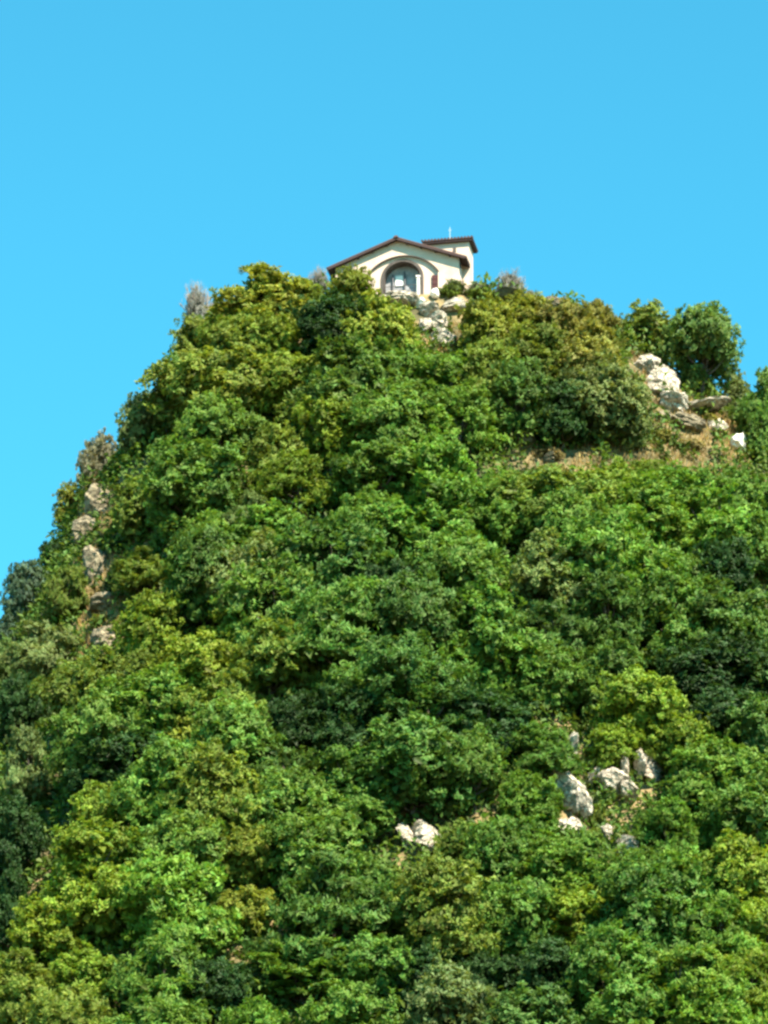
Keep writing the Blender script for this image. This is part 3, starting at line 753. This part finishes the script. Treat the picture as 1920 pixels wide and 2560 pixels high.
ROCKS = [  # x, y, w, h, material, label
    (903, 661, 24, 22, 'w', 'round white stone at the foot of the slender white post'),
    (938, 640, 20, 22, 'w', 'round white stone under the dark red shutter'),
    (928, 674, 48, 36, 'r', 'pale limestone rock just under the chapel niche'),
    (980, 668, 56, 28, 'r', 'pale limestone ledge under the right end of the chapel'),
    (948, 704, 46, 46, 'r', 'pale limestone rock in the middle of the gully below the chapel'),
    (952, 742, 42, 55, 'r', 'pale limestone rock at the narrow foot of the gully'),
    (925, 715, 40, 40, 'r', 'pale limestone rock at the left side of the gully'),
    (866, 664, 70, 30, 'r', 'pale limestone rock carrying the chapel niche threshold'),
    (1100, 652, 70, 16, 't', 'tan rock slab under the bare grey bush right of the chapel'),
    (1190, 662, 70, 26, 't', 'tan rock on the skyline between golden and brownish trees'),
    (1402, 800, 66, 70, 'r', 'white cliff rock, topmost of the cliff under the round dark tree'),
    (1428, 838, 74, 80, 'r', 'white cliff rock, middle one of the cliff under the round dark tree'),
    (1455, 876, 74, 58, 'r', 'white cliff rock, lowest one of the cliff under the round dark tree'),
    (1512, 888, 110, 26, 'r', 'long flat pale slab right of the white cliff'),
    (1545, 925, 52, 44, 'r', 'pale rock under the long flat slab'),
    (1480, 925, 70, 36, 't', 'tan scree rock below the white cliff'),
    (1432, 905, 40, 30, 't', 'tan scree rock at the left foot of the white cliff'),
    (1593, 968, 36, 40, 'w', 'square white boulder at the right end of the tan clearing'),
    (1350, 833, 16, 18, 'w', 'small white rock showing through foliage left of the white cliff'),
    (1132, 945, 50, 44, 't', 'tan boulder at the left end of the tan clearing'),
    (1185, 1008, 26, 24, 't', 'small tan rock at the lower left of the tan clearing'),
    (240, 945, 46, 70, 't', 'tan cliff rock beside the ash grey tree, upper one'),
    (238, 995, 52, 70, 't', 'tan cliff rock beside the ash grey tree, lower one'),
    (218, 1095, 80, 90, 't', 'tan cliff rock right of the yellow-olive skyline bush'),
    (195, 1155, 66, 76, 't', 'tan cliff rock below the dry cliff edge'),
    (208, 1235, 66, 84, 't', 'tan rock in the shade of the left cliff hollow'),
    (225, 1315, 80, 44, 't', 'tan ledge above the lower tan cliff'),
    (225, 1390, 66, 70, 't', 'tan rock of the lower left cliff'),
    (1222, 1650, 28, 80, 'r', 'upright white rock, upper left of the white rocks'),
    (1212, 1725, 36, 90, 'r', 'white rock, left one of the white rocks'),
    (1244, 1745, 38, 95, 'r', 'tall white rock beside the left one of the white rocks'),
    (1235, 1808, 40, 44, 'r', 'white rock, lowest on the left side'),
    (1330, 1710, 70, 54, 'r', 'wide white rock, centre of the white rocks'),
    (1348, 1680, 26, 66, 'r', 'pointed white rock standing on the wide white rock'),
    (1380, 1670, 30, 78, 'r', 'upright white rock under the large yellow-green tree'),
    (1408, 1672, 32, 60, 'r', 'white rock, rightmost of the white rocks'),
    (1318, 1820, 32, 42, 'r', 'small white rock below the white rocks'),
    (1347, 1838, 24, 40, 'r', 'smallest white rock below the white rocks'),
    (1285, 1690, 30, 36, 'r', 'small pale rock between the left and the centre white rocks'),
    (1262, 1760, 26, 40, 'r', 'pale rock sliver right of the tall white rock'),
    (1362, 1728, 40, 40, 'r', 'pale rock under the upright white rocks'),
    (905, 1800, 34, 26, 'r', 'pale rock sliver above and between the two pale rocks'),
    (878, 1815, 28, 54, 'r', 'narrow pale rock, left of the two pale rocks'),
    (922, 1830, 54, 58, 'r', 'broad pale rock, right of the two pale rocks'),
    (553, 1068, 26, 60, 'r', 'pale grey rock showing between trees on the upper left slope'),
    (411, 1111, 15, 15, 'w', 'small white stone among olive trees on the left slope'),
]
rr = random.Random(11)
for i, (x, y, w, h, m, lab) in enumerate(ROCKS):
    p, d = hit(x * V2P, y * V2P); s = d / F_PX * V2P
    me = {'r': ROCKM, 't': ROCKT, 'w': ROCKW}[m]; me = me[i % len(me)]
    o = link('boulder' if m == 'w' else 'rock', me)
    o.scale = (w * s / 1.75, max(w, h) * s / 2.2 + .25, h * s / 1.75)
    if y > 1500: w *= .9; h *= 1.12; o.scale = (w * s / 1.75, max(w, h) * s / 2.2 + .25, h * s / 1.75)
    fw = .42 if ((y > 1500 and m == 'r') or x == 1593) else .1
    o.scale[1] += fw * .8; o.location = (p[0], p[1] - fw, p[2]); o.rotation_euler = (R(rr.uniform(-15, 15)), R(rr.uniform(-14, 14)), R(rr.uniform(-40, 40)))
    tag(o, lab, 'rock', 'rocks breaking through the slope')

# slender white post before the niche
p_b = chapel.matrix_basis @ Vector((1.22, -.28, -.35))
bm = bmesh.new(); add_tube(bm, [(0, 0, -.5), (0, 0, 1.42)], [.10, .085], 10); add_box(bm, (-.12, -.12, 1.421), (.12, .12, 1.5))
po = link('white_post', bm_mesh('white_post', bm, False), M_WHITE); po.location = p_b
tag(po, 'slender white post at the right side of the chapel niche', 'post')

# ------------------------------------------------------------------ undergrowth and dry grass (uncountable)
def scatter(name, n, region, size, colour, accept, label, seed, tall=.5, grass=False):
    rng = np.random.default_rng(seed)
    x = rng.uniform(region[0], region[1], n * 3); y = rng.uniform(region[2], region[3], n * 3)
    z = terrain(x, y)
    q = np.stack([x, y, z], 1) - CAM
    dep = q @ FWD; vx = (960 + F_PX * q[:, 0] / dep) / V2P; vy = (1280 - F_PX * (q @ UPV) / dep) / V2P
    ok = accept(vx, vy, x, y); idx = np.nonzero(ok)[0][:n]
    x, y, z = x[idx], y[idx], z[idx]; k = len(idx)
    if not k: return
    e = .3
    nx = -(terrain(x + e, y) - terrain(x - e, y)) / (2 * e); ny = -(terrain(x, y + e) - terrain(x, y - e)) / (2 * e)
    nrm = unit(np.stack([nx, ny, np.ones(k)], 1))
    clump = vnoise(x / .9, y / .9, seed) + .5
    pos = np.stack([x, y, z], 1) + nrm * (rng.random(k) * tall * (clump * 1.3))[:, None]
    if grass:
        pos = np.stack([x, y, z], 1) - nrm * .03
        ax = unit(np.array([0, 0, 1.0]) + rng.normal(size=(k, 3)) * .38 + nrm * .3); nn = unit(rng.normal(size=(k, 3)))
        ln = rng.uniform(.6, 1.2, k) * size; wd = ln * .14
    else:
        ax = unit(rng.normal(size=(k, 3)) + nrm * .4); nn = unit(nrm * .8 + np.array([0, 0, .6]) + rng.normal(size=(k, 3)) * .5)
        ln = rng.uniform(.6, 1.3, k) * size; wd = ln * rng.uniform(.4, .65, k)
    tone = np.clip(clump * .7 + rng.random(k) * .4 - .1, 0, 1)
    o = link(name, leaf_mesh(name, pos, ax, nn, ln, wd, tone)); o.color = (*colour, 1)
    o['kind'] = 'stuff'; o['label'] = label; o['category'] = name.split('_')[-1]

def in_open(vx, vy, pad=0):
    m = np.zeros(vx.shape, bool)
    for a in OPEN: m |= (vx > a[0] - pad) & (vx < a[2] + pad) & (vy > a[1] - pad) & (vy < a[3] + pad)
    return m
on_hill = lambda x, y: (np.hypot((x - .5) / 11, (y - 206) / 6.2) > 1)
scatter('undergrowth', 420000, (-32, 42, 148, 212), .34, (0.075, 0.135, 0.024), lambda vx, vy, x, y: (~in_open(vx, vy, -8) | ((vy > 1500) & (vnoise(x / .8, y / .8, 21) > -.05)) | ((vy < 1500) & (vnoise(x / .7, y / .7, 22) > .2))) & ~((vx > 760) & (vx < 1010) & (vy < 700)) & on_hill(x, y), 'dark green undergrowth covering the soil between the trees', 3, 1.1)
scatter('dry_grass', 60000, (-26, 34, 176, 214), .40, (0.38, 0.28, 0.11), lambda vx, vy, x, y: in_open(vx, vy, 10) & (vy < 1500) & (vy > 700) & (vnoise(x / 1.6, y / 1.6, 8) > -.3), 'dry tan grass on the open ledges of the hill', 4, .3, True)
